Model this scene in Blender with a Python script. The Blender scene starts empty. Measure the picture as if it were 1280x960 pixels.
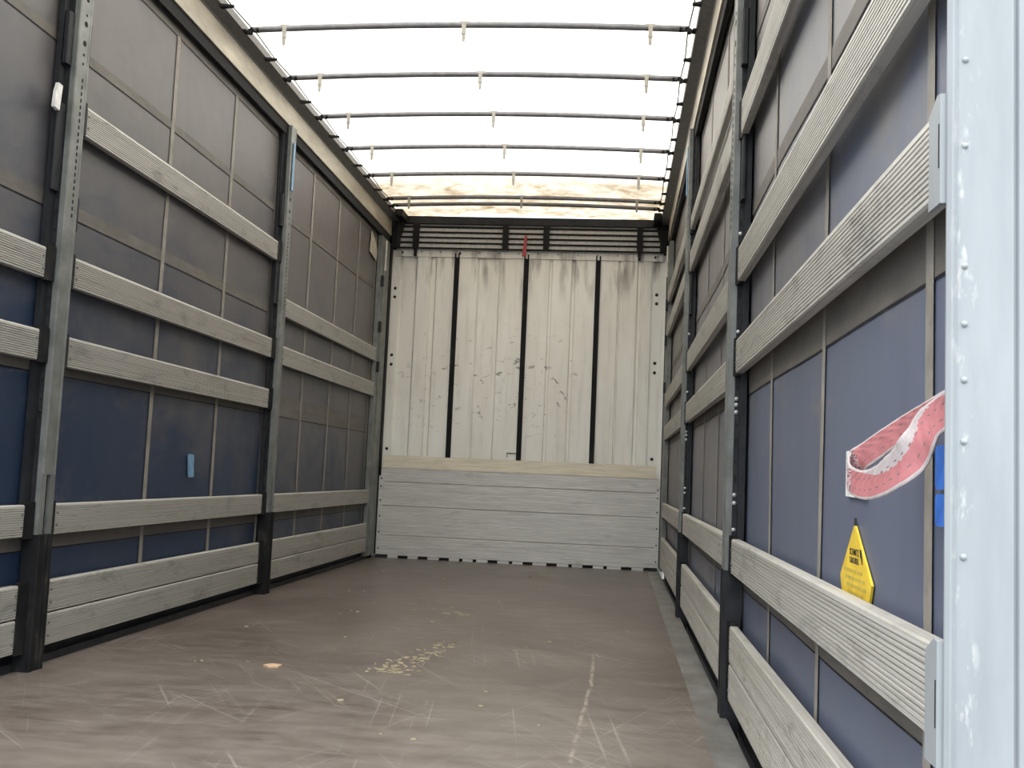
import bpy, math, random
from mathutils import Vector, Matrix
random.seed(7)
S = bpy.context.scene
COL = S.collection

# ------------------------------------------------------------------ camera
CAM = (0.8400, -9.0157, 0.7742)
YAW, PITCH, ROLL, FPX = -0.10307, 0.08716, 0.04271, 1288.6
fw = Vector((math.sin(YAW)*math.cos(PITCH), math.cos(YAW)*math.cos(PITCH), math.sin(PITCH)))
r0 = fw.cross(Vector((0, 0, 1))).normalized(); u0 = r0.cross(fw)
rt = r0*math.cos(ROLL)+u0*math.sin(ROLL); up = -r0*math.sin(ROLL)+u0*math.cos(ROLL)
cd = bpy.data.cameras.new('camera'); cam = bpy.data.objects.new('camera', cd); COL.objects.link(cam)
cd.sensor_width = 36.0; cd.sensor_fit = 'HORIZONTAL'; cd.lens = FPX/1280*36.0; cd.clip_start = 0.05
cam.matrix_world = Matrix(((rt.x, up.x, -fw.x, CAM[0]), (rt.y, up.y, -fw.y, CAM[1]), (rt.z, up.z, -fw.z, CAM[2]), (0, 0, 0, 1)))
S.camera = cam

# ------------------------------------------------------------------ sky and exposure
SKY_TOP, SKY_LOW, GROUND = (1.0, 0.985, 0.955), (0.15, 0.185, 0.21), (0.10, 0.105, 0.11)
SKY_STRENGTH = 6.0
w = bpy.data.worlds.new('overcast_sky'); S.world = w; w.use_nodes = True
nt = w.node_tree; nt.nodes.clear()
tc = nt.nodes.new('ShaderNodeTexCoord'); sp = nt.nodes.new('ShaderNodeSeparateXYZ')
rp = nt.nodes.new('ShaderNodeValToRGB'); bg = nt.nodes.new('ShaderNodeBackground'); wo = nt.nodes.new('ShaderNodeOutputWorld')
mp = nt.nodes.new('ShaderNodeMapRange'); mp.inputs[1].default_value = -1; mp.inputs[2].default_value = 1
nt.links.new(tc.outputs['Generated'], sp.inputs[0]); nt.links.new(sp.outputs[2], mp.inputs[0])
nt.links.new(mp.outputs[0], rp.inputs[0]); nt.links.new(rp.outputs[0], bg.inputs[0]); nt.links.new(bg.outputs[0], wo.inputs[0])
e = rp.color_ramp.elements
e[0].position = 0.0; e[0].color = (*[c*0.9 for c in GROUND], 1)
e[1].position = 1.0; e[1].color = (*SKY_TOP, 1)
for p, c in ((0.49, GROUND), (0.51, SKY_LOW), (0.62, (0.22, 0.255, 0.28)), (0.75, (0.62, 0.65, 0.67)), (0.9, (0.95, 0.94, 0.92))):
    k = e.new(p); k.color = (*c, 1)
bg.inputs[1].default_value = SKY_STRENGTH
S.view_settings.view_transform = 'Standard'; S.view_settings.look = 'None'
S.view_settings.gamma = 1.0; S.view_settings.use_curve_mapping = False
S.view_settings.exposure = 0.45
S.cycles.max_bounces = 12; S.cycles.diffuse_bounces = 6; S.cycles.use_denoising = True

# ------------------------------------------------------------------ helpers
def wloc(o):
    p = Vector((0, 0, 0))
    while o is not None: p = p+o.location; o = o.parent
    return p
class MB:
    def __init__(s): s.v = []; s.f = []; s.m = []
    def add(s, vs, fs, mi=0):
        o = len(s.v); s.v += [tuple(p) for p in vs]
        for f in fs: s.f.append([i+o for i in f]); s.m.append(mi)
    def box(s, a, b, mi=0, ch=0.0):
        x0, x1 = sorted((a[0], b[0])); y0, y1 = sorted((a[1], b[1])); z0, z1 = sorted((a[2], b[2]))
        if ch <= 0:
            s.add([(x0,y0,z0),(x1,y0,z0),(x1,y1,z0),(x0,y1,z0),(x0,y0,z1),(x1,y0,z1),(x1,y1,z1),(x0,y1,z1)],
                  [(0,3,2,1),(4,5,6,7),(0,1,5,4),(1,2,6,5),(2,3,7,6),(3,0,4,7)], mi)
        else:
            c = min(ch, (x1-x0)/2.2, (y1-y0)/2.2)
            pr = [(x0+c,y0),(x1-c,y0),(x1,y0+c),(x1,y1-c),(x1-c,y1),(x0+c,y1),(x0,y1-c),(x0,y0+c)]
            s.prism(pr, z0, z1, 'z', mi)
    def prism(s, pr, a, b, axis='z', mi=0):
        n = len(pr)
        def P(p, t):
            if axis == 'z': return (p[0], p[1], t)
            if axis == 'y': return (p[0], t, p[1])
            return (t, p[0], p[1])
        vs = [P(p, a) for p in pr]+[P(p, b) for p in pr]
        fs = [tuple(range(n))[::-1], tuple(range(n, 2*n))]+[(i, (i+1) % n, n+(i+1) % n, n+i) for i in range(n)]
        s.add(vs, fs, mi)
    def tube(s, path, r, n=10, mi=0, cap=True):
        P = [Vector(p) for p in path]; rings = []
        for i, p in enumerate(P):
            t = (P[min(i+1, len(P)-1)]-P[max(i-1, 0)]).normalized()
            a = Vector((0, 0, 1)) if abs(t.z) < 0.9 else Vector((0, 1, 0))
            x = t.cross(a).normalized(); y = x.cross(t)
            rr = r[i] if isinstance(r, (list, tuple)) else r
            rings.append([p+(x*math.cos(2*math.pi*k/n)+y*math.sin(2*math.pi*k/n))*rr for k in range(n)])
        vs = [q for R in rings for q in R]; fs = []
        for i in range(len(P)-1):
            for k in range(n):
                fs.append((i*n+k, i*n+(k+1) % n, (i+1)*n+(k+1) % n, (i+1)*n+k))
        if cap: fs += [tuple(range(n))[::-1], tuple(range((len(P)-1)*n, len(P)*n))]
        s.add(vs, fs, mi)
    def disc(s, c, ax, r, h, n=10, mi=0, dome=0.0):
        c = Vector(c); ax = Vector(ax).normalized()
        if dome: s.tube([c, c+ax*h*0.5, c+ax*h], [r, r*0.85, r*0.35], n, mi)
        else: s.tube([c, c+ax*h], r, n, mi)
    def build(s, name, mats, parent=None, origin=None, smooth=False):
        me = bpy.data.meshes.new(name)
        o = Vector(origin) if origin else Vector((0, 0, 0))
        me.from_pydata([tuple(Vector(p)-o) for p in s.v], [], s.f)
        for m in (mats if isinstance(mats, (list, tuple)) else [mats]): me.materials.append(m)
        for p, i in zip(me.polygons, s.m): p.material_index = i; p.use_smooth = smooth
        me.update()
        import bmesh
        bm = bmesh.new(); bm.from_mesh(me); bmesh.ops.recalc_face_normals(bm, faces=bm.faces); bm.to_mesh(me); bm.free()
        ob = bpy.data.objects.new(name, me); COL.objects.link(ob)
        if parent is not None:
            ob.parent = parent
            ob.location = o-wloc(parent)
        else: ob.location = o
        return ob

def empty(name, loc):
    o = bpy.data.objects.new(name, None); COL.objects.link(o); o.location = loc; o.empty_display_size = 0.1
    return o
def tag(o, label, cat, group=None, kind=None):
    o['label'] = label; o['category'] = cat
    if group: o['group'] = group
    if kind: o['kind'] = kind
    return o
def struct(o, label=None, cat=None):
    o['kind'] = 'structure'
    if label: o['label'] = label
    if cat: o['category'] = cat
    return o

# ------------------------------------------------------------------ materials
class N:
    """tiny node builder"""
    def __init__(s, name):
        s.m = bpy.data.materials.new(name); s.m.use_nodes = True
        s.t = s.m.node_tree; s.b = s.t.nodes['Principled BSDF']; s._tc = None
    def n(s, t, **k):
        x = s.t.nodes.new(t)
        for a, v in k.items(): setattr(x, a, v)
        return x
    def L(s, a, b): s.t.links.new(a, b)
    def co(s, scale=(1, 1, 1), loc=(0, 0, 0), rnd=False):
        if s._tc is None: s._tc = s.n('ShaderNodeTexCoord')
        mpn = s.n('ShaderNodeMapping'); mpn.inputs['Scale'].default_value = scale; mpn.inputs['Location'].default_value = loc
        src = s._tc.outputs['Object']
        if rnd:
            oi = s.n('ShaderNodeObjectInfo'); ml = s.n('ShaderNodeMath', operation='MULTIPLY'); ml.inputs[1].default_value = 37.0
            s.L(oi.outputs['Random'], ml.inputs[0])
            ad = s.n('ShaderNodeVectorMath', operation='ADD'); s.L(src, ad.inputs[0]); s.L(ml.outputs[0], ad.inputs[1]); src = ad.outputs[0]
        s.L(src, mpn.inputs['Vector']); return mpn.outputs[0]
    def noise(s, scale, vec, detail=4, rough=0.55, dist=0.0):
        x = s.n('ShaderNodeTexNoise'); x.inputs['Scale'].default_value = scale; x.inputs['Detail'].default_value = detail
        x.inputs['Roughness'].default_value = rough; x.inputs['Distortion'].default_value = dist
        s.L(vec, x.inputs['Vector']); return x.outputs['Fac']
    def ramp(s, fac, stops):
        x = s.n('ShaderNodeValToRGB'); el = x.color_ramp.elements
        def c4(c): return (c, c, c, 1) if not isinstance(c, (tuple, list)) else (*c, 1)
        el[0].position, el[0].color = stops[0][0], c4(stops[0][1])
        el[1].position, el[1].color = stops[-1][0], c4(stops[-1][1])
        for p, c in stops[1:-1]:
            k = el.new(p); k.color = c4(c)
        s.L(fac, x.inputs[0]); return x.outputs[0]
    def mix(s, fac, a, b, blend='MIX'):
        x = s.n('ShaderNodeMix', data_type='RGBA', blend_type=blend)
        for sock, v in ((x.inputs[0], fac), (x.inputs[6], a), (x.inputs[7], b)):
            if isinstance(v, (int, float)): sock.default_value = v
            elif isinstance(v, tuple): sock.default_value = (*v, 1)
            else: s.L(v, sock)
        return x.outputs[2]
    def math(s, op, a, b=None, c=None):
        x = s.n('ShaderNodeMath', operation=op)
        for i, v in enumerate((a, b, c)):
            if v is None: continue
            if isinstance(v, (int, float)): x.inputs[i].default_value = v
            else: s.L(v, x.inputs[i])
        return x.outputs[0]
    def xyz(s):
        x = s.n('ShaderNodeSeparateXYZ'); s.L(s.co(), x.inputs[0]); return x.outputs
    def band(s, v, lo, hi, soft):
        """1 inside lo..hi, soft edges"""
        def mr(a, b):
            x = s.n('ShaderNodeMapRange', interpolation_type='SMOOTHSTEP'); x.inputs[1].default_value = a; x.inputs[2].default_value = b
            s.L(v, x.inputs[0]); return x.outputs[0]
        return s.math('MULTIPLY', mr(lo-soft, lo+soft), s.math('SUBTRACT', 1.0, mr(hi-soft, hi+soft)))
    def bump(s, fac, strength=0.2, dist=0.002):
        x = s.n('ShaderNodeBump'); x.inputs['Strength'].default_value = strength; x.inputs['Distance'].default_value = dist
        s.L(fac, x.inputs['Height']); s.L(x.outputs[0], s.b.inputs['Normal'])
    def out(s, col=None, rough=0.5, metal=0.0, spec=None):
        for sock, v in (('Base Color', col), ('Roughness', rough), ('Metallic', metal), ('Specular IOR Level', spec)):
            if v is None: continue
            i = s.b.inputs[sock]
            if isinstance(v, (int, float)): i.default_value = v
            elif isinstance(v, tuple): i.default_value = (*v, 1)
            else: s.L(v, i)
        return s.m

def flat(name, col, rough=0.6, metal=0.0):
    k = N(name); f = k.noise(30, k.co()); c = k.mix(k.ramp(f, [(0.35, 0.0), (0.7, 1.0)]), tuple(x*0.82 for x in col), tuple(min(1, x*1.12) for x in col))
    return k.out(c, rough, metal)

def m_slat():
    k = N('weathered_ribbed_aluminium')
    a = k.noise(6, k.co((1.5, 0.6, 3), rnd=True), 7, 0.75, 0.8)
    b = k.noise(80, k.co((1, 0.012, 6.0), rnd=True), 2, 0.5)
    d = k.noise(3.2, k.co((1, 1, 2), rnd=True), 5, 0.7, 0.4)
    c = k.mix(k.ramp(b, [(0.30, 0.0), (0.72, 1.0)]), (0.34, 0.328, 0.30), (0.53, 0.515, 0.48))
    c = k.mix(k.ramp(a, [(0.54, 0.0), (0.70, 0.6)]), c, (0.14, 0.125, 0.11))
    c = k.mix(k.ramp(d, [(0.57, 0.0), (0.70, 0.6)]), c, (0.20, 0.20, 0.20))
    k.bump(b, 0.15, 0.001)
    return k.out(c, 0.5, 0.25)
def m_galv():
    k = N('galvanised_steel')
    a = k.noise(9, k.co((1, 1, 1.2), rnd=True), 5, 0.6); b = k.noise(60, k.co((1, 1, .25), rnd=True), 3)
    c = k.mix(k.ramp(a, [(0.32, 0.0), (0.7, 1.0)]), (0.125, 0.132, 0.125), (0.225, 0.232, 0.222))
    c = k.mix(k.ramp(b, [(0.62, 0.0), (0.8, 0.6)]), c, (0.13, 0.12, 0.10))
    return k.out(c, 0.5, 0.25)
def m_black():
    k = N('grimy_black_steel')
    a = k.noise(12, k.co((1, 1, .5), rnd=True), 6, 0.65)
    c = k.ramp(a, [(0.35, (0.006, 0.006, 0.007)), (0.58, (0.013, 0.013, 0.014)), (0.76, (0.055, 0.048, 0.040))])
    return k.out(c, 0.65, 0.0, 0.2)
def m_dark():
    k = N('dark_painted_steel')
    a = k.noise(14, k.co(rnd=True), 5, 0.6)
    c = k.ramp(a, [(0.35, (0.010, 0.011, 0.014)), (0.78, (0.028, 0.029, 0.032))])
    return k.out(c, 0.55, 0.0, 0.3)
def m_tarp(name, blue, dusty, lift):
    k = N(name)
    X, Y, Z = k.xyz()
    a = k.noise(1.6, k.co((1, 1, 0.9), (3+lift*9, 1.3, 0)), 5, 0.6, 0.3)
    b = k.noise(4.5, k.co((1, 0.6, 1.5)), 6, 0.70, 0.8)
    st = k.noise(5, k.co((1, 1.0, 0.25)), 4, 0.6, 0.5)
    # grime left by loads: rises with height and towards the front, broken up by noise; lift adds painted haze
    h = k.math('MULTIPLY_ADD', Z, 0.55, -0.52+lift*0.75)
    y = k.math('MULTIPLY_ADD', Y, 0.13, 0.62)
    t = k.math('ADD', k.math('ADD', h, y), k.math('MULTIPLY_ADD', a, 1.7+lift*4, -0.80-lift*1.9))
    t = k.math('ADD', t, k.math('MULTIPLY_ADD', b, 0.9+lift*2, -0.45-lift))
    dust = k.ramp(t, [(0.0, 0.05+lift*1.6), (0.45, 0.62+lift*0.7), (1.0, 0.95)])  # real dust, plus painted haze where lift is set
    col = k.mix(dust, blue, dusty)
    col = k.mix(k.ramp(st, [(0.52, 0.0), (0.75, 0.22)]), col, (0.055, 0.050, 0.052))
    col = k.mix(k.ramp(b, [(0.62, 0.0), (0.8, 0.25)]), col, (0.22, 0.22, 0.22))
    k.bump(k.noise(2.2, k.co((1, 1, 0.8)), 3), 0.35, 0.02)
    return k.out(col, 0.48, 0.0)
def m_strap():
    k = N('taupe_tarp_webbing')
    b = k.noise(12, k.co((1, 1, 1)), 5, 0.65)
    return k.out(k.ramp(b, [(0.3, (0.17, 0.155, 0.135)), (0.75, (0.31, 0.285, 0.25))]), 0.7)
def m_seam():
    k = N('brown_tarp_seam')
    b = k.noise(9, k.co((1, .6, 2)), 5, 0.65)
    return k.out(k.ramp(b, [(0.3, (0.085, 0.078, 0.072)), (0.75, (0.15, 0.135, 0.118))]), 0.65)
def m_roof():
    k = N('translucent_white_roof_tarp')
    X, Y, Z = k.xyz()
    a = k.noise(2.6, k.co((1, 1.1, 1)), 4, 0.55, 0.3); b = k.noise(9, k.co((1, 1.2, 1)), 4, 0.6, 0.6)
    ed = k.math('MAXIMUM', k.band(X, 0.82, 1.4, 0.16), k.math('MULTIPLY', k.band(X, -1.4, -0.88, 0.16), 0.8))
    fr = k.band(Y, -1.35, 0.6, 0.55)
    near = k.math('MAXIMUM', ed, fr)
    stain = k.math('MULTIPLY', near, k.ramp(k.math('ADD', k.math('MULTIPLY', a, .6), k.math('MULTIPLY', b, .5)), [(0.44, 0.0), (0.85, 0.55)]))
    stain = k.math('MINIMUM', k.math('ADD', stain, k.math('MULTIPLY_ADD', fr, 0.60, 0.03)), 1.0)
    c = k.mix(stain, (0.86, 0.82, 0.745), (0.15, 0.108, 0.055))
    tr = k.n('ShaderNodeBsdfTranslucent'); df = k.n('ShaderNodeBsdfDiffuse'); mx = k.n('ShaderNodeMixShader')
    k.L(c, tr.inputs[0]); k.L(c, df.inputs[0]); mx.inputs[0].default_value = 0.42
    k.L(tr.outputs[0], mx.inputs[1]); k.L(df.outputs[0], mx.inputs[2])
    out = [x for x in k.t.nodes if x.type == 'OUTPUT_MATERIAL'][0]; k.L(mx.outputs[0], out.inputs[0])
    k.t.nodes.remove(k.b)
    return k.m
def m_white():
    k = N('scuffed_white_panel')
    X, Y, Z = k.xyz()
    a = k.noise(3.0, k.co((1.2, 1, 0.35)), 5, 0.6); st = k.noise(16, k.co((1.3, 1, 0.10)), 4, 0.6)
    sc = k.noise(12, k.co((0.9, 1, 1.5), (0.3, 0, 0.7)), 5, 0.62, 0.6)
    c = k.mix(k.ramp(a, [(0.35, 0.0), (0.7, 1.0)]), (0.78, 0.755, 0.69), (0.88, 0.87, 0.83))
    c = k.mix(k.ramp(st, [(0.52, 0.0), (0.8, 0.35)]), c, (0.40, 0.375, 0.32))
    zone = k.math('MULTIPLY', k.band(X, -1.05, 0.15, 0.25), k.band(Z, 1.25, 1.95, 0.25))
    zone = k.math('MAXIMUM', zone, k.math('MULTIPLY', k.band(X, 0.0, 0.45, 0.15), k.band(Z, 1.15, 2.0, 0.2)))
    c = k.mix(k.math('MULTIPLY', zone, k.ramp(sc, [(0.60, 0.0), (0.66, 0.8)])), c, (0.14, 0.13, 0.12))
    top = k.math('MULTIPLY', k.band(Z, 2.45, 2.9, 0.22), k.ramp(k.noise(11, k.co((1, 1, 0.16)), 4), [(0.5, 0.0), (0.68, 0.8)]))
    c = k.mix(top, c, (0.13, 0.115, 0.095))
    return k.out(c, 0.42)
def m_floor():
    k = N('worn_brown_plywood_floor')
    X, Y, Z = k.xyz()
    g = k.noise(7, k.co((0.8, 2.4, 1)), 8, 0.72, 0.5)
    a = k.noise(1.3, k.co((1, 1, 1)), 6, 0.6, 0.4)
    fine = k.noise(90, k.co((0.12, 2.0, 1)), 4, 0.6)
    c = k.ramp(g, [(0.28, (0.066, 0.050, 0.043)), (0.5, (0.098, 0.078, 0.067)), (0.75, (0.140, 0.116, 0.101))])
    c = k.mix(k.ramp(a, [(0.40, 0.0), (0.66, 0.6)]), c, (0.175, 0.150, 0.132))
    # dry dust towards the open rear
    c = k.mix(k.math('MULTIPLY', k.band(Y, -9.5, -5.3, 0.9), k.ramp(k.noise(4, k.co((1, 2.2, 1)), 6, 0.7), [(0.36, 0.0), (0.70, 0.6)])), c, (0.25, 0.220, 0.200))
    c = k.mix(k.ramp(fine, [(0.55, 0.0), (0.78, 0.15)]), c, (0.06, 0.048, 0.042))
    smask = k.math('MULTIPLY', k.band(Y, -9.0, -3.6, 1.2), k.ramp(k.noise(2.3, k.co((1, 1, 1), (5, 2, 0)), 3), [(0.42, 0.15), (0.6, 1.0)]))
    # fine light scratches in several directions
    for ang, sc_, ph in ((1.05, 1.0, 0.0), (-1.2, 1.3, 4.0), (1.45, 0.9, 9.0), (0.75, 1.1, 14.0), (0.1, 1.4, 3.0)):
        rot = k.n('ShaderNodeMapping'); rot.inputs['Rotation'].default_value = (0, 0, ang); k.L(k._tc.outputs['Object'], rot.inputs[0])
        mpn = k.n('ShaderNodeMapping'); mpn.inputs['Scale'].default_value = (0.5*sc_, 48*sc_, 1)
        mpn.inputs['Location'].default_value = (ph, ph*.7, 0)
        k.L(rot.outputs[0], mpn.inputs[0])
        s_ = k.noise(1.6, mpn.outputs[0], 2, 0.5, 0.15)
        c = k.mix(k.math('MULTIPLY', k.math('MULTIPLY', k.band(s_, 0.668, 0.9, 0.02), smask), 0.34), c, (0.44, 0.41, 0.38))
    # one long pale wavy scrape
    wob = k.math('MULTIPLY_ADD', k.math('SINE', k.math('MULTIPLY', Y, 2.3)), 0.014, 0.762)
    wob = k.math('ADD', wob, k.math('MULTIPLY_ADD', k.noise(6, k.co((0, 1, 0)), 2), 0.03, -0.015))
    dd = k.math('ABSOLUTE', k.math('SUBTRACT', X, wob))
    ln = k.math('MULTIPLY', k.band(dd, -1, 0.006, 0.003), k.band(Y, -6.15, -4.4, 0.15))
    c = k.mix(k.math('MULTIPLY', ln, k.ramp(k.noise(5, k.co((3, 3, 1))), [(0.40, 0.05), (0.56, 0.7)])), c, (0.38, 0.33, 0.28))
    r = k.ramp(g, [(0.3, 0.30), (0.7, 0.46)])
    k.bump(g, 0.1, 0.002)
    return k.out(c, r, 0.0, 0.5)
def m_bulk():
    k = N('weathered_aluminium_boards')
    a = k.noise(40, k.co((0.10, 1, 3.0)), 5, 0.68); b = k.noise(4, k.co((0.7, 1, 2.5)), 6, 0.65, 0.4)
    c = k.mix(k.ramp(a, [(0.32, 0.0), (0.7, 1.0)]), (0.46, 0.44, 0.42), (0.70, 0.68, 0.65))
    c = k.mix(k.ramp(b, [(0.58, 0.0), (0.78, 0.55)]), c, (0.17, 0.155, 0.145))
    k.bump(a, 0.5, 0.002)
    return k.out(c, 0.40, 0.25)
def m_bulktop():
    k = N('worn_pale_board_edge')
    a = k.noise(30, k.co((0.12, 1, 2.5)), 5, 0.68); b = k.noise(6, k.co((0.6, 1, 2)), 6, 0.65)
    c = k.mix(k.ramp(a, [(0.35, 0.0), (0.65, 1.0)]), (0.46, 0.42, 0.34), (0.62, 0.58, 0.48))
    c = k.mix(k.ramp(b, [(0.56, 0.0), (0.76, 0.5)]), c, (0.24, 0.21, 0.17))
    return k.out(c, 0.6)
def m_pillar():
    k = N('scratched_pale_galvanised_pillar')
    a = k.noise(8, k.co((2.0, 1, 0.35)), 5, 0.6); b = k.noise(40, k.co((1.2, 1, 0.35)), 4, 0.7)
    X, Y, Z = k.xyz()
    c = k.mix(k.ramp(a, [(0.3, 0.0), (0.7, 1.0)]), (0.21, 0.228, 0.242), (0.27, 0.29, 0.305))
    zn = k.band(X, 1.236, 1.262, 0.012)
    c = k.mix(k.math('MULTIPLY', zn, k.ramp(b, [(0.56, 0.0), (0.66, 0.8)])), c, (0.42, 0.42, 0.41))
    return k.out(c, 0.55, 0.0)
def m_rail():
    k = N('soiled_aluminium_roof_rail')
    a = k.noise(3, k.co((1, .8, 3)), 5, 0.6)
    c = k.ramp(a, [(0.35, (0.30, 0.265, 0.21)), (0.7, (0.55, 0.50, 0.40))])
    return k.out(c, 0.5, 0.15)
def m_alustrip():
    k = N('dirty_aluminium_floor_edge')
    a = k.noise(5, k.co((1, .7, 1)), 6, 0.65); b = k.noise(60, k.co((.6, .1, 1)), 4, 0.6)
    c = k.ramp(a, [(0.35, (0.15, 0.145, 0.135)), (0.7, (0.31, 0.31, 0.305))])
    c = k.mix(k.ramp(b, [(0.55, 0.0), (0.75, 0.4)]), c, (0.11, 0.10, 0.09))
    return k.out(c, 0.4, 0.4)

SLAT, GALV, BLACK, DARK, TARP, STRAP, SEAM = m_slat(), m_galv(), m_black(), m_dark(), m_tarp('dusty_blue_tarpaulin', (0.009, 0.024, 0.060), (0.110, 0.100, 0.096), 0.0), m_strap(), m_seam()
TARPR = m_tarp('hazed_blue_tarpaulin', (0.042, 0.082, 0.180), (0.175, 0.160, 0.152), 0.24)  # veiling glare painted in as a lighter, greyer tarp
ROOF, WHITE, FLOOR, BULK, BULKTOP, PILLAR, RAIL, ALU = m_roof(), m_white(), m_floor(), m_bulk(), m_bulktop(), m_pillar(), m_rail(), m_alustrip()
RAIL_SHADE = flat('shaded_grey_roof_rail', (0.13, 0.125, 0.12), 0.55)  # shade on the rail's underside painted as a darker grey
HOLE = flat('hole_black', (0.006, 0.006, 0.007), 0.9)
BOLT = flat('zinc_screw', (0.62, 0.63, 0.64), 0.35, 0.6)
BLUEP = flat('light_blue_plastic', (0.16, 0.30, 0.46), 0.5)
BLUEL = flat('bright_blue_label', (0.035, 0.16, 0.62), 0.45)
PAPER = flat('white_paper', (0.66, 0.66, 0.64), 0.7)
FLAPM = flat('pale_soiled_canvas', (0.42, 0.38, 0.32), 0.8)
YEL = flat('yellow_sticker', (0.72, 0.50, 0.045), 0.5)
INK = flat('black_ink', (0.015, 0.015, 0.012), 0.6)
FAINT = flat('faded_ink', (0.44, 0.34, 0.06), 0.6)
PINK = flat('faded_red_webbing', (0.36, 0.128, 0.135), 0.8)
WGREY = flat('frayed_and_lit_grey_webbing', (0.36, 0.315, 0.315), 0.9)  # frayed edges, and the painted lit face of the front strand
WDARK = flat('stitching_dark', (0.13, 0.10, 0.11), 0.9)
RED = flat('red_strap', (0.36, 0.055, 0.065), 0.7)
CLIPM = flat('brown_steel', (0.07, 0.06, 0.05), 0.6)
GREYP = flat('dirty_grey_backing', (0.55, 0.54, 0.52), 0.6)
BOWM = flat('grey_steel_tube', (0.20, 0.20, 0.215), 0.42, 0.35)
HOOKM = flat('dull_zinc_hook', (0.36, 0.345, 0.31), 0.55, 0.2)
STRAWM = flat('dry_straw', (0.50, 0.43, 0.29), 0.8)
CHIPM = flat('raw_wood_chip', (0.62, 0.42, 0.27), 0.8)
TAPEM = flat('white_tape', (0.72, 0.71, 0.69), 0.6)
REFL = flat('pale_steel_rod', (0.62, 0.60, 0.55), 0.4)

# ------------------------------------------------------------------ the setting
YR = -7.75                      # open rear end
XS, XC = 1.235, 1.275           # slat faces, curtain
FIRST, SECOND = -5.425, -2.945  # side post centres

b = MB(); b.box((-1.29, YR, -0.04), (1.136, 0.074, 0.0)); struct(b.build('floor', FLOOR), 'brown worn plywood load floor', 'floor')
b = MB(); b.box((1.136, YR, -0.04), (1.232, 0.074, 0.001)); b.box((1.232, YR, -0.10), (1.236, 0.074, -0.003))
struct(b.build('trim_1', ALU), 'grey aluminium edge strip along right side of floor', 'floor trim')
b = MB()
b.box((-1.292, YR, -0.04), (-1.300, 0.10, 0.10)); b.box((-1.262, YR, 0.0), (-1.2719, -0.05, 0.030))
b.box((1.236, YR, -0.10), (1.30, 0.074, -0.07)); b.box((1.288, YR, -0.0699), (1.296, 0.074, 0.10))
struct(b.build('trim_2', DARK), 'dark steel side rails under the tarpaulins', 'floor rail')

def curtain(side, verts_y, name, label):
    b = MB(); X = side*XC
    ys = [YR+0.005+i*(0.074-YR-0.005)/110 for i in range(111)]; zs = [0.055+i*(2.93-0.055)/40 for i in range(41)]
    rng = random.Random(3 if side < 0 else 5)
    ph = [rng.uniform(0, 6.28) for _ in range(6)]
    def d(y, z):   # slight billow, always outwards from the slats
        v = math.sin(y*2.1+ph[0])*math.sin(z*1.7+ph[1])+0.6*math.sin(y*4.7+z*2.2+ph[2])
        return 0.003*(v+1.6)
    vs = [(X+side*d(y, z), y, z) for z in zs for y in ys]
    n = len(ys); fs = []
    for j in range(len(zs)-1):
        for i in range(n-1): fs.append((j*n+i, j*n+i+1, (j+1)*n+i+1, (j+1)*n+i))
    b.add(vs, fs, 0)
    def strip(y0, y1, z0, z1, mi, lift):
        ny = max(1, int(abs(y1-y0)/0.07)); nz = max(1, int((z1-z0)/0.07))
        vv = [(X+side*(d(y0+(y1-y0)*i/ny, z0+(z1-z0)*j/nz)-lift), y0+(y1-y0)*i/ny, z0+(z1-z0)*j/nz) for j in range(nz+1) for i in range(ny+1)]
        ff = [(j*(ny+1)+i, j*(ny+1)+i+1, (j+1)*(ny+1)+i+1, (j+1)*(ny+1)+i) for j in range(nz) for i in range(ny)]
        b.add(vv, ff, mi)
    for z0, z1 in ((2.76, 2.835), (2.31, 2.348), (1.685, 1.735), (1.075, 1.205), (0.425, 0.49)):
        strip(YR+0.006, 0.074, z0, z1, 2, 0.0022)
        strip(YR+0.006, 0.074, z0-0.004, z0, 3, 0.0026)
    for y in verts_y: strip(y-0.018, y+0.018, 0.06, 2.76, 1, 0.0035)
    strip(YR+0.006, 0.074, 0.056, 0.095, 3, 0.004)
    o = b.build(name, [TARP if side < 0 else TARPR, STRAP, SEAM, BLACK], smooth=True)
    return struct(o, label, 'tarpaulin wall')
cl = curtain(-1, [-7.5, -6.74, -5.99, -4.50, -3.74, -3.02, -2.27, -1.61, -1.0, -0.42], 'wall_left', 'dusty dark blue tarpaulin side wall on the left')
cr = curtain(1, [-7.515, -6.755, -6.03, -5.28, -4.5, -3.75, -3.0, -2.25, -1.5, -0.75], 'wall_right', 'dusty blue tarpaulin side wall on the right, greyed by painted haze')

# translucent roof
b = MB(); nx, ny = 24, 120
def roofz(x, y):
    f = abs(((y+3.98)/0.65) % 1.0-0.5)*2     # 1 on a bow, 0 between
    return 3.068+0.028*(1-(x/1.2)**2)+0.010*(1-f)*math.cos(x*1.2)
vs = []
for j in range(ny+1):
    for i in range(nx+1):
        x = -1.2+2.4*i/nx; y = YR+(0.09-YR)*j/ny; vs.append((x, y, roofz(x, y)))
b.add(vs, [(j*(nx+1)+i, j*(nx+1)+i+1, (j+1)*(nx+1)+i+1, (j+1)*(nx+1)+i) for j in range(ny) for i in range(nx)])
struct(b.build('ceiling', ROOF, smooth=True), 'translucent cream white roof tarpaulin lit from above', 'roof')

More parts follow.
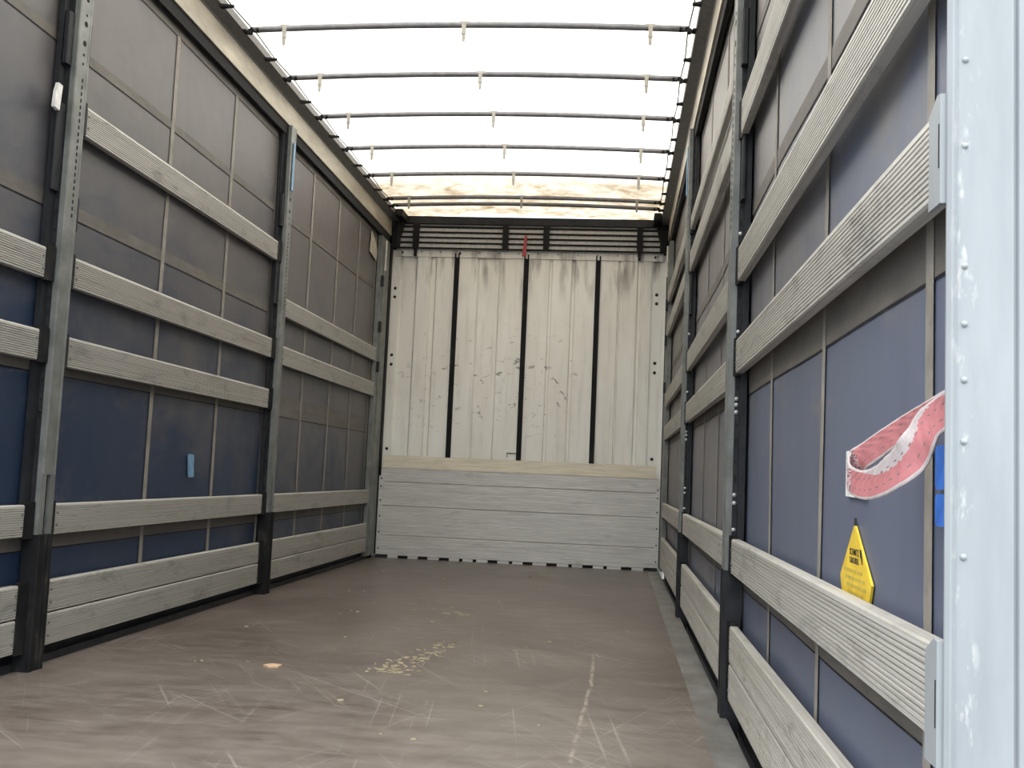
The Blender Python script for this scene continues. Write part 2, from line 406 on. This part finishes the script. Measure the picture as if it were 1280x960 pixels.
# roof rails
def rail(side, name):
    P = [(1.232, 2.862), (1.232, 2.990), (1.262, 2.990), (1.33, 2.990), (1.33, 2.862), (1.245, 2.862)]
    Q = [(1.232, 2.9905), (1.226, 3.001), (1.168, 3.022), (1.168, 3.064), (1.33, 3.064), (1.33, 2.9905)]
    b = MB(); b.prism([(side*x, z) for x, z in P], YR, 0.09, 'y', 0); b.prism([(side*x, z) for x, z in Q], YR, 0.09, 'y', 2)
    b.box((side*1.242, YR, 2.80), (side*1.262, -0.02, 2.8615), 3)  # black strip painted in for the shadowed gap below the rail
    return struct(b.build(name, [RAIL, BLACK, RAIL_SHADE, HOLE]), 'long pale aluminium roof rail on the '+('left' if side < 0 else 'right'), 'roof rail')
rail(-1, 'trim_3'); rail(1, 'trim_4')

# front wall: shallow folded white panels
b = MB()
edges = [(-1.29, 0), (-1.165, 0), (-1.150, .014), (-1.022, .014), (-1.007, 0), (-0.89, 0), (-0.878, .014), (-0.842, .014), (-0.834, .022), (-0.830, .002), (-0.60, .002),
         (-0.455, .002), (-0.440, .013), (-0.262, .013), (-0.25, .002), (-0.04, .002), (0.19, .002), (0.20, .012), (0.212, .012), (0.224, .003), (0.39, .003), (0.40, .011), (0.42, .011), (0.432, .002),
         (0.60, .002), (0.806, .002), (0.812, .018), (0.822, .018), (0.828, 0), (0.975, 0), (0.985, .011), (1.005, .011), (1.015, 0), (1.10, 0), (1.115, .012), (1.29, .012)]
pr = [(x, 0.075+dy*1.7) for x, dy in edges]+[(1.30, 0.13), (-1.30, 0.13)]
b.prism(pr, -0.10, 2.765, 'z', 0)
b.box((-1.20, 0.066, 2.705), (1.20, 0.082, 2.765), 0)
for s in (-1, 1): b.box((s*1.19, 0.080, 2.765), (s*1.30, 0.13, 2.90), 1)
for i in range(14): b.disc((-1.15+i*0.177, 0.066, 2.748), (0, -1, 0), 0.006, 0.003, 8, 1)
for x in (-1.15, -0.62, 1.13): b.disc((x, 0.066, 2.74), (0, -1, 0), 0.011, 0.004, 8, 1)
wf = struct(b.build('wall_front', [WHITE, DARK]), 'scuffed white corrugated front wall of the cargo box', 'wall')
for x in (-0.645, -0.015, 0.628):
    b = MB(); h = 0.022
    b.prism([(x-h, 0.060), (x-h+.012, 0.060), (x-h+.012, 0.070), (x+h-.012, 0.070), (x+h-.012, 0.060), (x+h, 0.060), (x+h, 0.076), (x-h, 0.076)], 0.0, 2.742, 'z')
    o = b.build('lashing_rail', BLACK, wf); o['label'] = 'black vertical lashing rail'
for x in (-1.203, 1.153):
    for z in (2.41, 2.33, 1.80, 1.715, 0.955):
        b = MB(); b.disc((x, 0.076 if x < 0 else 0.0955, z), (0, -1, 0), 0.015, 0.008, 10, 0, 1); b.build('rivet', DARK, wf)
b = MB(); b.prism([(-0.12, 0.92), (-0.115, 0.92), (-0.115, 0.955), (-0.035, 0.955), (-0.035, 0.96), (-0.12, 0.96)], 0.070, 0.0765, 'y')
b.build('cut_mark', DARK, wf)

# ------------------------------------------------------------------ things: front header, kick board
hd = tag(empty('ribbed_header', (0, 0.03, 2.77)), 'dark horizontal bar grille between front wall and roof', 'header')
b = MB(); b.box((-1.20, 0.035, 2.766), (1.20, 0.12, 3.00)); b.build('back_panel', GREYP, hd)
for z in (2.778, 2.828, 2.876, 2.924, 2.972):
    b = MB(); b.prism([(0.020, z-0.006), (0.024, z-0.009), (0.034, z-0.009), (0.034, z+0.006), (0.024, z+0.006), (0.020, z+0.004)], -1.18, 1.18, 'x'); b.build('bar', BLACK, hd)
b = MB(); b.box((-1.18, 0.000, 2.995), (1.18, 0.034, 3.052)); b.box((-1.16, -0.002, 3.052), (1.16, 0.03, 3.062)); b.build('top_beam', DARK, hd)
for x in (-1.022, -0.208, 0.158, 0.988):
    b = MB(); b.prism([(x-.026, -.006), (x+.026, -.006), (x+.026, .034), (x+.020, .034), (x+.020, .004), (x-.020, .004), (x-.020, .034), (x-.026, .034)], 2.766, 2.994, 'z')
    if abs(x) > 0.9: b.box((x-0.012, 0.0, 2.70), (x+0.012, 0.034, 2.7705))
    for z in (2.80, 2.90, 2.97): b.disc((x, -0.006, z), (0, -1, 0), 0.007, 0.005, 8)
    b.build('bracket', BLACK, hd)
for s in (-1, 1):
    b = MB(); b.box((s*1.165, -0.07, 2.766), (s*1.235, 0.034, 3.0), 0, 0.01); b.box((s*1.10, -0.25, 3.0), (s*1.165, 0.03, 3.06), 0, 0.01)
    b.prism([(s*1.165, 2.86), (s*1.13, 2.995), (s*1.165, 2.995)], -0.06, 0.03, 'y'); b.build('end_box', BLACK, hd)

kb = tag(empty('kick_board', (0, -0.02, 0.0)), 'weathered grey aluminium kick board across the foot of the front wall', 'kick board')
def ribbed(z0, z1, ya, n):
    """front side profile in (y, z) with shallow grooves"""
    p = [(ya+0.004, z0), (ya, z0+0.004)]
    h = (z1-z0-0.008)/n
    for i in range(n):
        z = z0+0.004+i*h; p += [(ya, z+h*0.62), (ya+0.0016, z+h*0.72), (ya+0.0016, z+h*0.9), (ya, z+h)]
    return p+[(ya+0.004, z1)]
for z0, z1 in ((0.022, 0.195), (0.197, 0.452), (0.454, 0.662), (0.664, 0.785)):
    p = ribbed(z0, z1, -0.040, max(5, int((z1-z0)/0.018))); p += [(0.028, z1), (0.028, z0)]
    b = MB(); b.prism(p, -1.215, 1.215, 'x'); b.build('board', BULK, kb)
b = MB(); b.prism([(-0.040, 0.786), (0.028, 0.895), (0.028, 0.786)], -1.205, 1.185, 'x'); o = b.build('sloped_top', BULKTOP, kb); o['label'] = 'pale sloped top board'
b = MB(); b.box((-1.12, -0.030, 0.0), (1.12, 0.02, 0.022)); b.build('foot_gap', HOLE, kb)
x = -1.12; rng = random.Random(4)
while x < 1.10:
    L = rng.choice((0.09, 0.10, 0.12)); b = MB(); b.box((x, -0.041, 0.0), (min(x+L, 1.12), -0.0305, 0.0219)); x += L+rng.choice((0.03, 0.09, 0.085)); b.build('foot_block', BULK, kb)
for s in (-1, 1):
    b = MB(); b.box((s*1.19, -0.046, 0.03), (s*1.228, -0.0405, 0.715)); b.box((s*1.217, -0.0405, 0.03), (s*1.228, 0.028, 0.715))
    for z in (0.08, 0.22, 0.36, 0.5, 0.62, 0.69): b.disc((s*1.207, -0.046, z), (0, -1, 0), 0.007, 0.004, 8, 1)
    b.build('end_angle', [BULK, DARK], kb)
    b = MB(); b.box((s*1.12, -0.05, 0.0005), (s*1.22, -0.041, 0.0290)); b.build('foot_plate', DARK, kb)

# ------------------------------------------------------------------ things: side posts
def slat_levels(side, bay):
    E2 = [(0.070, 0.187), (0.192, 0.309)]; D = [(0.478, 0.592)]
    if side < 0:
        up_ = {0: [(1.11, 1.222), (1.41, 1.522)], 1: [(1.105, 1.22), (1.41, 1.525), (2.002, 2.118)], 2: [(1.39, 1.506), (1.692, 1.804)]}[bay]
        return E2+D+up_
    up_ = {0: [(1.142, 1.256), (1.455, 1.570), (1.965, 2.085)], 1: [(1.108, 1.222), (1.408, 1.522), (1.988, 2.103), (2.235, 2.315)],
           2: [(1.108, 1.222), (1.385, 1.50), (1.972, 2.085), (2.258, 2.365)]}[bay]
    return E2+D+up_
def post(side, yc, which, label):
    s = side
    r = tag(empty('side_post', (s*1.25, yc, 0.0)), label, 'post', 'upright posts along the sides')
    X0, X1 = 1.214, 1.2695
    b = MB()   # galvanised face with rolled edges
    b.prism([(s*X0, yc-0.045), (s*(X0-.003), yc-0.040), (s*(X0-.003), yc-0.034), (s*X0, yc-0.030), (s*X0, yc+0.030), (s*(X0-.003), yc+0.034), (s*(X0-.003), yc+0.040), (s*X0, yc+0.045),
             (s*(X0+.02), yc+0.045), (s*(X0+.02), yc-0.045)], 0.70, 2.86, 'z')
    b.box((s*X0, yc-0.045, 0.485), (s*(X0+.02), yc-0.014, 0.70)); b.box((s*X0, yc+0.014, 0.485), (s*(X0+.02), yc+0.045, 0.70))
    face = b
    b = MB(); b.box((s*(X0+.012), yc-0.0135, 0.49), (s*(X0+.02), yc+0.0135, 0.699)); b.build('guide_slot', HOLE, r)
    for d in (-1, 1):
        b = MB(); b.box((s*(X0+.0205), yc+d*0.030, 0.5), (s*X1, yc+d*0.048, 2.85), 0); b.box((s*1.250, yc+d*0.048, 0.5), (s*X1, yc+d*0.088, 2.85), 0)
        z = 0.78
        while z < 2.75:   # punched holes
            long_ = (int(z*16) % 2 == 0)
            b.box((s*1.237, yc+d*0.048, z), (s*1.246, yc+d*0.0486, z+(0.022 if long_ else 0.010)), 1); z += 0.0625
        flange = b.build('side_flange', [DARK, HOLE], r)
        for z in ((1.63, 1.29, 1.06, 1.04, 1.015, .736, .709, .62) if s > 0 and d < 0 else (1.85, 0.93) if s < 0 else ()):
            b = MB(); b.disc((s*1.2405, yc+d*0.0486, z), (0, d, 0), 0.0075, 0.006, 10, 0, 1); b.build('screw', BOLT if s > 0 else DARK, flange)
    # holes and slot row on the face
    fx = s*(X0-0.0004)
    for z, rr in ((2.405, .011), (2.33, .011), (2.44, .005), (2.285, .006), (2.25, .005), (2.50, .009), (2.55, .009)):
        face.disc((fx, yc+0.004, z), (-s, 0, 0), rr, 0.0008, 12, 1)
    z = 1.66
    while z < 2.2:
        face.box((fx, yc+0.006, z), (s*(X0-.0014), yc+0.013, z+0.014), 1); z += 0.026
    face.build('face_channel', [GALV, HOLE], r)
    # wide upper latch plates
    for pl in (1,):
      LP = [((s*1.236, yc-0.10, 1.74), (s*1.2495, yc-0.0485, 2.07)), ((s*1.228, yc-0.085, 2.22), (s*1.2495, yc-0.0485, 2.42)), ((s*1.228, yc+0.0485, 2.27), (s*1.2495, yc+0.078, 2.43)), ((s*1.226, yc+0.0485, 1.62), (s*1.2495, yc+0.082, 1.75))]
      for pa, pb in LP:
        b = MB(); b.box(pa, pb, 0, 0.004); b.build('latch_plate', DARK, r)
    # black foot
    b = MB(); q = 1.2085 if s < 0 else 1.2145
    b.prism([(s*q, yc-.046), (s*(q-.004), yc-.042), (s*(q-.004), yc-.026), (s*q, yc-.022), (s*q, yc-.004), (s*(q-.003), yc), (s*q, yc+.004), (s*q, yc+.022), (s*(q-.004), yc+.026), (s*(q-.004), yc+.042), (s*q, yc+.046), (s*1.2695, yc+.046), (s*1.2695, yc-.046)], 0.0 if s < 0 else -0.069, 0.484, 'z')
    b.build('foot', BLACK if s < 0 else DARK, r)
    # pockets that hold the slats
    near, far = (0, 1) if which == 1 else (1, 2)
    for d, bay in ((-1, near), (1, far)):
        for (z0, z1) in slat_levels(s, bay):
            if abs(z0-0.192) < 0.001: continue
            zt = 0.309 if z0 < 0.1 else z1
            b = MB(); ya, yb = yc+d*0.0525, yc+d*0.1015
            b.prism([(s*1.226, ya), (s*1.234, yb-d*0.004), (s*1.2495, yb-d*0.002), (s*1.2495, ya)], z0-0.006, zt+0.010, 'z')
            b.build('slat_pocket', BLACK, r)
    # pale blue grip near the top
    if which == 2:
        b = MB(); b.box((s*1.203, yc-0.014, 2.46), (s*1.2105, yc+0.016, 2.76), 0, 0.004); o = b.build('grip', BLUEP, r); o['label'] = 'pale blue grip'
    return r
post(-1, FIRST, 1, 'galvanised upright post on left wall, nearer and larger of the two')
post(-1, SECOND, 2, 'galvanised upright post on left wall with pale blue grip, near the front wall')
post(1, FIRST, 1, 'galvanised upright post on right wall with bright screws, nearer the camera')
post(1, SECOND, 2, 'thin looking upright post on right wall with pale blue grip, farther from camera')

# front corner posts
for s in (-1, 1):
    r = tag(empty('corner_post', (s*1.25, -0.2, 0)), 'grey steel corner post between front wall and '+('left' if s < 0 else 'right')+' tarpaulin', 'post', 'corner posts at the front wall')
    b = MB(); b.prism([(s*1.236, -0.385), (s*1.233, -0.10), (s*1.240, -0.05), (s*1.2705, -0.05), (s*1.2705, -0.385)], 0.031, 2.79, 'z'); b.box((s*1.228, -0.30, 0.031), (s*1.2355, -0.25, 2.72)); b.build('column', GALV, r)
    b = MB(); b.box((s*1.2305, -0.045, 0.031), (s*1.262, 0.03, 2.765)); b.build('corner_seal', BLACK, r)
    b = MB(); b.tube([(s*1.222, -0.275, 2.50), (s*1.222, -0.275, 2.765)], 0.009, 8); b.box((s*1.2225, -0.283, 2.52), (s*1.228, -0.267, 2.55)); o = b.build('guide_rod', REFL, r); o['label'] = 'short pale rod'
    b = MB()
    for z in ((2.35, 1.95, 1.60) if s < 0 else (2.2, 1.9, 1.5)):
        b = MB(); b.box((s*1.214, -0.36, z), (s*1.2359, -0.315, z+0.09), 0, 0.004); b.build('hinge', DARK, r)

# ------------------------------------------------------------------ things: aluminium slats
SPAN = {0: (YR+0.022, FIRST-0.104), 1: (FIRST+0.104, SECOND-0.104), 2: (SECOND+0.104, -0.388)}
BAY = {0: 'nearest bay', 1: 'middle bay', 2: 'farthest bay'}
def slat_mesh(z0, z1, y0, y1, side):
    h = z1-z0; X = XS if side < 0 else 1.228
    p = [(X+0.026, 0), (X+0.005, 0), (X+0.001, 0.003), (X+0.001, 0.009), (X+0.004, 0.0105), (X, 0.012)]
    n = 11; d = (h-0.024)/n
    for i in range(n):
        z = 0.012+i*d; p += [(X, z+d*0.55), (X+0.0032, z+d*0.66), (X+0.0032, z+d*0.86), (X, z+d)]
    p += [(X+0.001, h-0.004), (X+0.004, h), (X+0.026, h)]
    b = MB(); b.prism([(side*x, z0+z) for x, z in p], y0, y1, 'y')
    for y in (y0+0.012, y1-0.012):   # rivets in each end
        for z in (z0+h*0.3, z0+h*0.7): b.disc((side*X, y, z), (-side, 0, 0), 0.005, 0.002, 8, 1)
    return b
ORD = {5: ['lowest', 'second lowest', 'middle', 'second highest', 'highest'],
       6: ['lowest', 'second lowest', 'third from the floor', 'third from the top', 'second highest', 'highest'],
       7: ['lowest', 'second lowest', 'third from the floor', 'middle', 'third from the top', 'second highest', 'highest']}
for side in (-1, 1):
    for bay in (0, 1, 2):
        lv = slat_levels(side, bay); y0, y1 = SPAN[bay]
        for i, (z0, z1) in enumerate(lv):
            b = slat_mesh(z0, z1, y0, y1, side)
            o = b.build('side_board', [SLAT, GALV], None, (side*1.25, (y0+y1)/2, z0))
            tag(o, '%s ribbed side board in the %s of the %s wall' % (ORD[len(lv)][i], BAY[bay], 'left' if side < 0 else 'right'), 'side board',
                'ribbed boards along the %s wall' % ('left' if side < 0 else 'right'))

# ------------------------------------------------------------------ things: rear pillar
rp_ = tag(empty('door_pillar', (1.32, YR, 0)), 'pale blue grey steel pillar at the right edge of the open rear', 'pillar')
b = MB()
b.prism([(1.2285, -7.742), (1.2285, -7.746), (1.2325, -7.751), (1.236, -7.752), (1.304, -7.752), (1.3055, -7.748), (1.308, -7.748), (1.310, -7.753), (1.42, -7.753), (1.42, -7.60), (1.30, -7.60), (1.30, -7.742)], -0.04, 3.06, 'z')
fp = b.build('face_plate', PILLAR, rp_)
b = MB(); b.prism([(1.2355, -7.7521), (1.2375, -7.7545), (1.2395, -7.7521)], -0.04, 3.06, 'z'); b.build('edge_bead', PILLAR, rp_)
for z in (1.30, 1.193, 1.045, 0.975, 0.908, 0.835, 0.70):
    b = MB(); b.disc((1.2475, -7.752, z), (0, -1, 0), 0.0042, 0.003, 12, 0, 1); b.build('rivet', PILLAR, fp)
for z0, z1 in ((1.125, 1.262), (0.455, 0.60)):
    b = MB(); xa = 1.2215
    b.prism([(-7.741, z0), (-7.741, z1), (-7.728, z1+0.002), (-7.695, z1-0.016), (-7.695, z0)], xa, xa+0.006, 'x')
    b.box((xa+0.006, -7.7415, z0), (1.232, -7.7295, z1), 0)
    b.box((xa-0.0006, -7.738, z0+0.045), (xa, -7.735, z0+0.10), 1)
    o = b.build('slat_bracket', [PILLAR, HOLE], rp_); o['label'] = 'pale slotted end bracket'

# ------------------------------------------------------------------ things: roof bows and cables
BOWS = [-3.98, -3.33, -2.68, -2.03, -1.38, -0.71, -0.50]
BL = ['roof bow tube nearest to the camera, with three hooks', 'second roof bow tube counted from the camera', 'third roof bow tube counted from the camera',
      'fourth roof bow tube counted from the camera', 'fifth roof bow tube, last before the close pair at the front', 'nearer tube of the close pair of roof bows at the front',
      'farther tube of the close pair of roof bows, just before the front header']
for y, lab in zip(BOWS, BL):
    r = tag(empty('roof_bow', (0, y, 3.02)), lab, 'roof bow', 'steel bows across the roof')
    last = (y == BOWS[-1]); xe = 1.115
    def bz(x): return 3.026+0.026*(1-(x/1.15)**2)
    b = MB(); b.tube([(xe*(i/12-1), y, bz(xe*(i/12-1))) for i in range(25)], 0.0160, 10); b.build('tube', BOWM, r, smooth=True)
    for x in ((-0.945, -0.004, 0.941) if not last else ()):
        z = bz(x); b = MB()
        b.box((x-0.026, y-0.0145, z-0.004), (x+0.026, y+0.0145, z+0.0145)); b.box((x-0.011, y-0.0175, z-0.05), (x+0.011, y-0.0127, z+0.004))
        b.prism([(x-0.009, z-0.05), (x+0.009, z-0.05), (x+0.008, z-0.09), (x+0.003, z-0.098), (x-0.003, z-0.098), (x-0.008, z-0.09)], y-0.0165, y-0.0135, 'y'); b.box((x-0.012, y-0.019, z-0.056), (x+0.012, y-0.011, z-0.048))
        b.build('hook', HOOKM, r)
    for s in (-1, 1):
        z = bz(xe); b = MB()
        b.tube([(s*(xe-0.03), y, z), (s*(xe+0.012), y, z), (s*(xe+0.03), y, z-0.012), (s*1.166, y, z-0.010)], [0.017, 0.0145, 0.009, 0.008], 8)
        b.disc((s*1.135, y-0.012, z-0.012), (0, 1, 0), 0.013, 0.024, 10); b.box((s*1.148, y-0.025, z-0.016), (s*1.1675, y+0.025, z-0.006)); b.build('end_bracket', BLACK, r)
for s in (-1, 1):
    r = tag(empty('roof_cable', (s*1.15, -2.3, 3.0)), 'thin steel cable with dark clips along the '+('left' if s < 0 else 'right')+' edge of the roof', 'cable', 'cables along the roof edges')
    pts = []; clips = []
    y = -4.63
    while y < -0.6:
        cx = 1.098 if s < 0 else 1.126; pts.append((s*cx, y, 3.008)); pts.append((s*(cx+.009), y+0.325, 3.002)); clips.append(y+0.325); y += 0.65
    b = MB(); b.tube([p for p in pts if p[1] < -0.55], 0.0036, 6); b.build('wire', DARK, r)
    for y in clips:
        if y < -0.75:
            b = MB(); b.prism([(s*cx, y-.004), (s*1.1675, y-.020), (s*1.1675, y+.020), (s*cx, y+.008)], 2.997, 3.009, 'z'); b.build('clip', BLACK, r)

# ------------------------------------------------------------------ things: red sling behind the pillar
PTS = [(1.2640,-7.730,0.8870,0.0399),(1.2440,-7.720,0.8800,0.0382),(1.2300,-7.710,0.8670,0.0405),(1.2210,-7.700,0.8550,0.0439),(1.2130,-7.690,0.8320,0.0473),(1.2000,-7.680,0.8110,0.0498),
       (1.1890,-7.660,0.7970,0.0463),(1.1810,-7.640,0.7870,0.0427),(1.1750,-7.610,0.7810,0.0404),(1.1690,-7.590,0.7800,0.0387),(1.1650,-7.565,0.7830,0.0372),(1.1630,-7.540,0.7890,0.0366),
       (1.1690,-7.510,0.8000,0.0374),(1.1790,-7.490,0.8080,0.0379),(1.1890,-7.490,0.8170,0.0379),(1.2000,-7.510,0.8290,0.0374),(1.2150,-7.540,0.8450,0.0366),(1.2250,-7.580,0.8580,0.0357),
       (1.2320,-7.630,0.8690,0.0344),(1.2330,-7.685,0.8750,0.0351),(1.2470,-7.708,0.8840,0.0365),(1.2690,-7.715,0.8910,0.0384)]
def catmull(P, n):
    out = []
    for i in range(len(P)-1):
        p0, p1, p2, p3 = P[max(i-1, 0)], P[i], P[i+1], P[min(i+2, len(P)-1)]
        for k in range(n):
            t = k/n
            out.append(tuple(0.5*(2*b_+(c_-a_)*t+(2*a_-5*b_+4*c_-d_)*t*t+(3*b_-a_-3*c_+d_)*t**3) for a_, b_, c_, d_ in zip(p0, p1, p2, p3)))
    return out+[P[-1]]
C = catmull(PTS, 5)
rows = [(-.5, 1), (-.455, 1), (-.41, 0), (-.20, 0), (-.165, 0), (0, 0), (.07, 0), (.12, 0), (.165, 0), (.20, 0), (.24, 0), (.28, 0), (.32, 0), (.36, 0), (.40, 0), (.43, 1), (.5, 1)]
b = MB(); T = 0.0022; m = len(rows); nC = len(C); V = [[], []]
for i, (x, y, z, wd) in enumerate(C):
    t = (Vector(C[min(i+1, nC-1)][:3])-Vector(C[max(i-1, 0)][:3])).normalized()
    wv = (Vector((0, 0, 1))-t*t.z).normalized(); wv = (wv*0.9+Vector((0, 0, 1))*0.35).normalized(); nn = t.cross(wv).normalized()
    for j, (a, _) in enumerate(rows):
        p = Vector((x, y, z))+wv*(a*wd)+nn*(0.0003*math.sin(i*1.9+j)); e_ = T*(0.6 if j in (0, m-1) else 1)
        V[0].append(p+nn*e_); V[1].append(p-nn*e_)
vs = V[0]+V[1]; off = len(V[0])
for i in range(nC-1):
    for j in range(m-1):
        mi = 1 if (j <= 1 or j >= m-2) else 0
        if rows[j][0] in (-.20, .165) and i % 3 == 0: mi = 2
        if 52 <= i <= 68 and (i*7+j*3) % 5 < 3: mi = 1 if (i+j) % 3 else 2     # mottled grey and dark at the bend
        if 8 <= i <= 46 and rows[j][0] > 0.43-0.36*math.sin((i-8)/38*math.pi)**1.5+0.03*math.sin(i*2.7+j) and mi != 2: mi = 1  # edge-lit upper half of the front strand painted grey
        q = [i*m+j, i*m+j+1, (i+1)*m+j+1, (i+1)*m+j]
        b.add([vs[k] for k in q], [(0, 1, 2, 3)], mi); b.add([vs[k+off] for k in q], [(3, 2, 1, 0)], mi)
    for j in (0, m-1):
        q = [i*m+j, (i+1)*m+j, (i+1)*m+j+off, i*m+j+off]; b.add([vs[k] for k in q], [(0, 1, 2, 3)], 1)
def weld(o, d=1e-5):
    import bmesh
    bm = bmesh.new(); bm.from_mesh(o.data); bmesh.ops.remove_doubles(bm, verts=bm.verts, dist=d); bmesh.ops.recalc_face_normals(bm, faces=bm.faces); bm.to_mesh(o.data); bm.free()
o = b.build('lifting_sling', [PINK, WGREY, WDARK], None, (1.2, -7.6, 0.83)); weld(o)
tag(o, 'looped red webbing sling with frayed grey edges hanging behind the pale pillar', 'sling')

# ------------------------------------------------------------------ things: stickers, labels, scraps
def card(name, mat, pts, x0, x1, parent=None):
    b = MB(); b.prism(pts, x0, x1, 'x'); c = (x1, sum(p[0] for p in pts)/len(pts), sum(p[1] for p in pts)/len(pts))
    return b.build(name, mat, parent, c)
st = tag(empty('warning_sticker', (1.2712, -7.1, 0.62)), 'yellow kite shaped sticker with black print on the right tarpaulin', 'sticker')
sheet = card('sticker_sheet', YEL, [(-7.092, 0.708), (-6.985, 0.613), (-7.03, 0.52), (-7.18, 0.52), (-7.225, 0.614), (-7.100, 0.708)], 1.2705, 1.2745, st)
card('peeled_tip', DARK, [(-7.0905, 0.7085), (-7.0945, 0.722), (-7.0995, 0.7085)], 1.2706, 1.2745, st)
def text(body, y, z, size, wid, parent):
    cu = bpy.data.curves.new('lettering', 'FONT'); cu.body = body; cu.size = size; cu.align_x = 'CENTER'; cu.align_y = 'CENTER'; cu.extrude = 0.0002; cu.offset = size*0.012
    tmp = bpy.data.objects.new('lettering_curve', cu); COL.objects.link(tmp)
    bpy.context.view_layer.update()
    me = bpy.data.meshes.new_from_object(tmp.evaluated_get(bpy.context.evaluated_depsgraph_get()))
    bpy.data.objects.remove(tmp); bpy.data.curves.remove(cu)
    w_ = max(v.co.x for v in me.vertices)-min(v.co.x for v in me.vertices); k = wid/w_
    M = Matrix(((0, 0, -1, 1.2702), (-1, 0, 0, y), (0, 1, 0, z), (0, 0, 0, 1)))
    for v in me.vertices: v.co = M @ Vector((v.co.x*k, v.co.y, v.co.z))
    me.materials.clear(); me.materials.append(INK); me.update()
    o = bpy.data.objects.new('lettering', me); COL.objects.link(o); o.parent = parent; o.location = -wloc(parent)
    return o
text('SCHMITZ', -7.098, 0.6605, 0.0165, 0.072, sheet); text('CARGOBULL', -7.098, 0.6455, 0.0150, 0.074, sheet)
card('emblem', INK, [(-7.139, 0.669), (-7.150, 0.668), (-7.158, 0.656), (-7.162, 0.644), (-7.156, 0.643), (-7.150, 0.652), (-7.143, 0.655)], 1.2701, 1.2704, sheet)
b = MB()
for z, ya, yb in ((0.624, -7.015, -7.185), (0.611, -7.03, -7.19), (0.598, -7.04, -7.19), (0.585, -7.05, -7.185)):
    y = ya; rng = random.Random(int(z*1000))
    while y > yb+0.02:
        L = rng.uniform(0.008, 0.022); b.box((1.2701, y, z), (1.2704, y-L, z+0.006)); y -= L+0.006
b.build('small_print', FAINT, sheet)

o = card('paper_label', PAPER, [(-7.021, 0.844), (-7.020, 0.760), (-7.174, 0.757), (-7.164, 0.843)], 1.2705, 1.2745); tag(o, 'white paper label on the right tarpaulin behind the red sling', 'label')
bl = tag(empty('blue_label', (1.2712, -7.60, 0.78)), 'bright blue label on right tarpaulin beside the pale pillar', 'label')
for z0, z1 in ((0.729, 0.772), (0.778, 0.837)):
    card('label_field', BLUEL, [(-7.565, z0+.006), (-7.570, z0), (-7.66, z0), (-7.66, z1), (-7.570, z1), (-7.565, z1-.006)], 1.2705, 1.2745, bl)
o = card('blue_patch', BLUEP, [(-4.070, 0.80), (-4.060, 0.805), (-4.010, 0.805), (-4.000, 0.80), (-3.985, 0.692), (-4.050, 0.690)], -1.2745, -1.2705); tag(o, 'small blue patch on the left tarpaulin between two posts', 'patch')
b = MB()
P = [(-0.66, 2.762), (-0.52, 2.700), (-0.415, 2.64), (-0.44, 2.55), (-0.56, 2.556), (-0.68, 2.585)]
front = [(-1.262+0.006*math.sin(i*2.0), y, z) for i, (y, z) in enumerate(P)]; back = [(x-0.004, y, z) for x, y, z in front]
b.add(front+back, [tuple(range(6)), tuple(range(11, 5, -1))]+[(i, (i+1) % 6, 6+(i+1) % 6, 6+i) for i in range(6)])
o = b.build('canvas_flap', FLAPM, None, (-1.262, -0.55, 2.65)); tag(o, 'pale torn canvas flap at the top left front corner', 'flap')
b = MB()
P = [(-5.573, 2.03), (-5.545, 2.025), (-5.528, 2.07), (-5.535, 2.12), (-5.556, 2.125), (-5.568, 2.09)]
front = [(-1.222+0.004*math.sin(i*2.4), y, z) for i, (y, z) in enumerate(P)]; back = [(-1.2358, y, z) for y, z in P]
b.add(front+back, [tuple(range(6)), tuple(range(11, 5, -1))]+[(i, (i+1) % 6, 6+(i+1) % 6, 6+i) for i in range(6)])
o = b.build('tape_scrap', TAPEM, None, (-1.23, -5.55, 2.07)); tag(o, 'crumpled white tape scrap stuck beside the nearer left post', 'tape')
b = MB(); b.prism([(-0.050, 2.705), (-0.014, 2.705), (-0.013, 2.80), (-0.010, 2.889), (-0.034, 2.893), (-0.040, 2.80)], -0.030, -0.0125, 'y')
o = b.build('red_strap', RED, None, (-0.03, 0.0, 2.8)); tag(o, 'short red strap hanging over the header at mid front wall', 'strap')

# floor litter
b = MB(); P = [(-0.478, -5.095), (-0.452, -5.118), (-0.415, -5.10), (-0.410, -5.07), (-0.455, -5.058)]; b.prism(P, 0.0002, 0.007, 'z')
o = b.build('wood_chip', CHIPM, None, (-0.445, -5.085, 0.0)); tag(o, 'small tan wood chip lying alone on the brown floor', 'chip')
b = MB(); rng = random.Random(11)
def sliver(x, y, L, a):
    dx, dy = math.cos(a)*L/2, math.sin(a)*L/2; px, py = -math.sin(a)*0.0010, math.cos(a)*0.0010
    b.prism([(x-dx+px, y-dy+py), (x-dx-px, y-dy-py), (x+dx-px, y+dy-py), (x+dx+px, y+dy+py)], 0.0003, rng.uniform(0.0025, 0.006), 'z')
for i in range(130):
    t = rng.random()**1.6; y = -5.06+t*0.75+rng.gauss(0, 0.035); x = -0.02+t*0.16+rng.gauss(0, 0.045)
    sliver(x, y, rng.uniform(0.008, 0.028), rng.uniform(0, 3.14))
for i in range(10): sliver(rng.gauss(-0.05, 0.08), rng.gauss(-3.35, 0.12), rng.uniform(0.02, 0.05), rng.uniform(0, 3.14))
for i in range(60): sliver(rng.uniform(-0.9, 0.95), rng.uniform(-6.2, -1.2), rng.uniform(0.006, 0.02), rng.uniform(0, 3.14))
for i in range(9): sliver(0.30+rng.gauss(0, 0.06), -1.05+rng.gauss(0, 0.10), rng.uniform(0.02, 0.05), rng.uniform(0, 3.14))
o = b.build('straw_litter', STRAWM, None, (0, -4.9, 0)); tag(o, 'loose straw bits scattered on the brown floor', 'straw', kind='stuff')
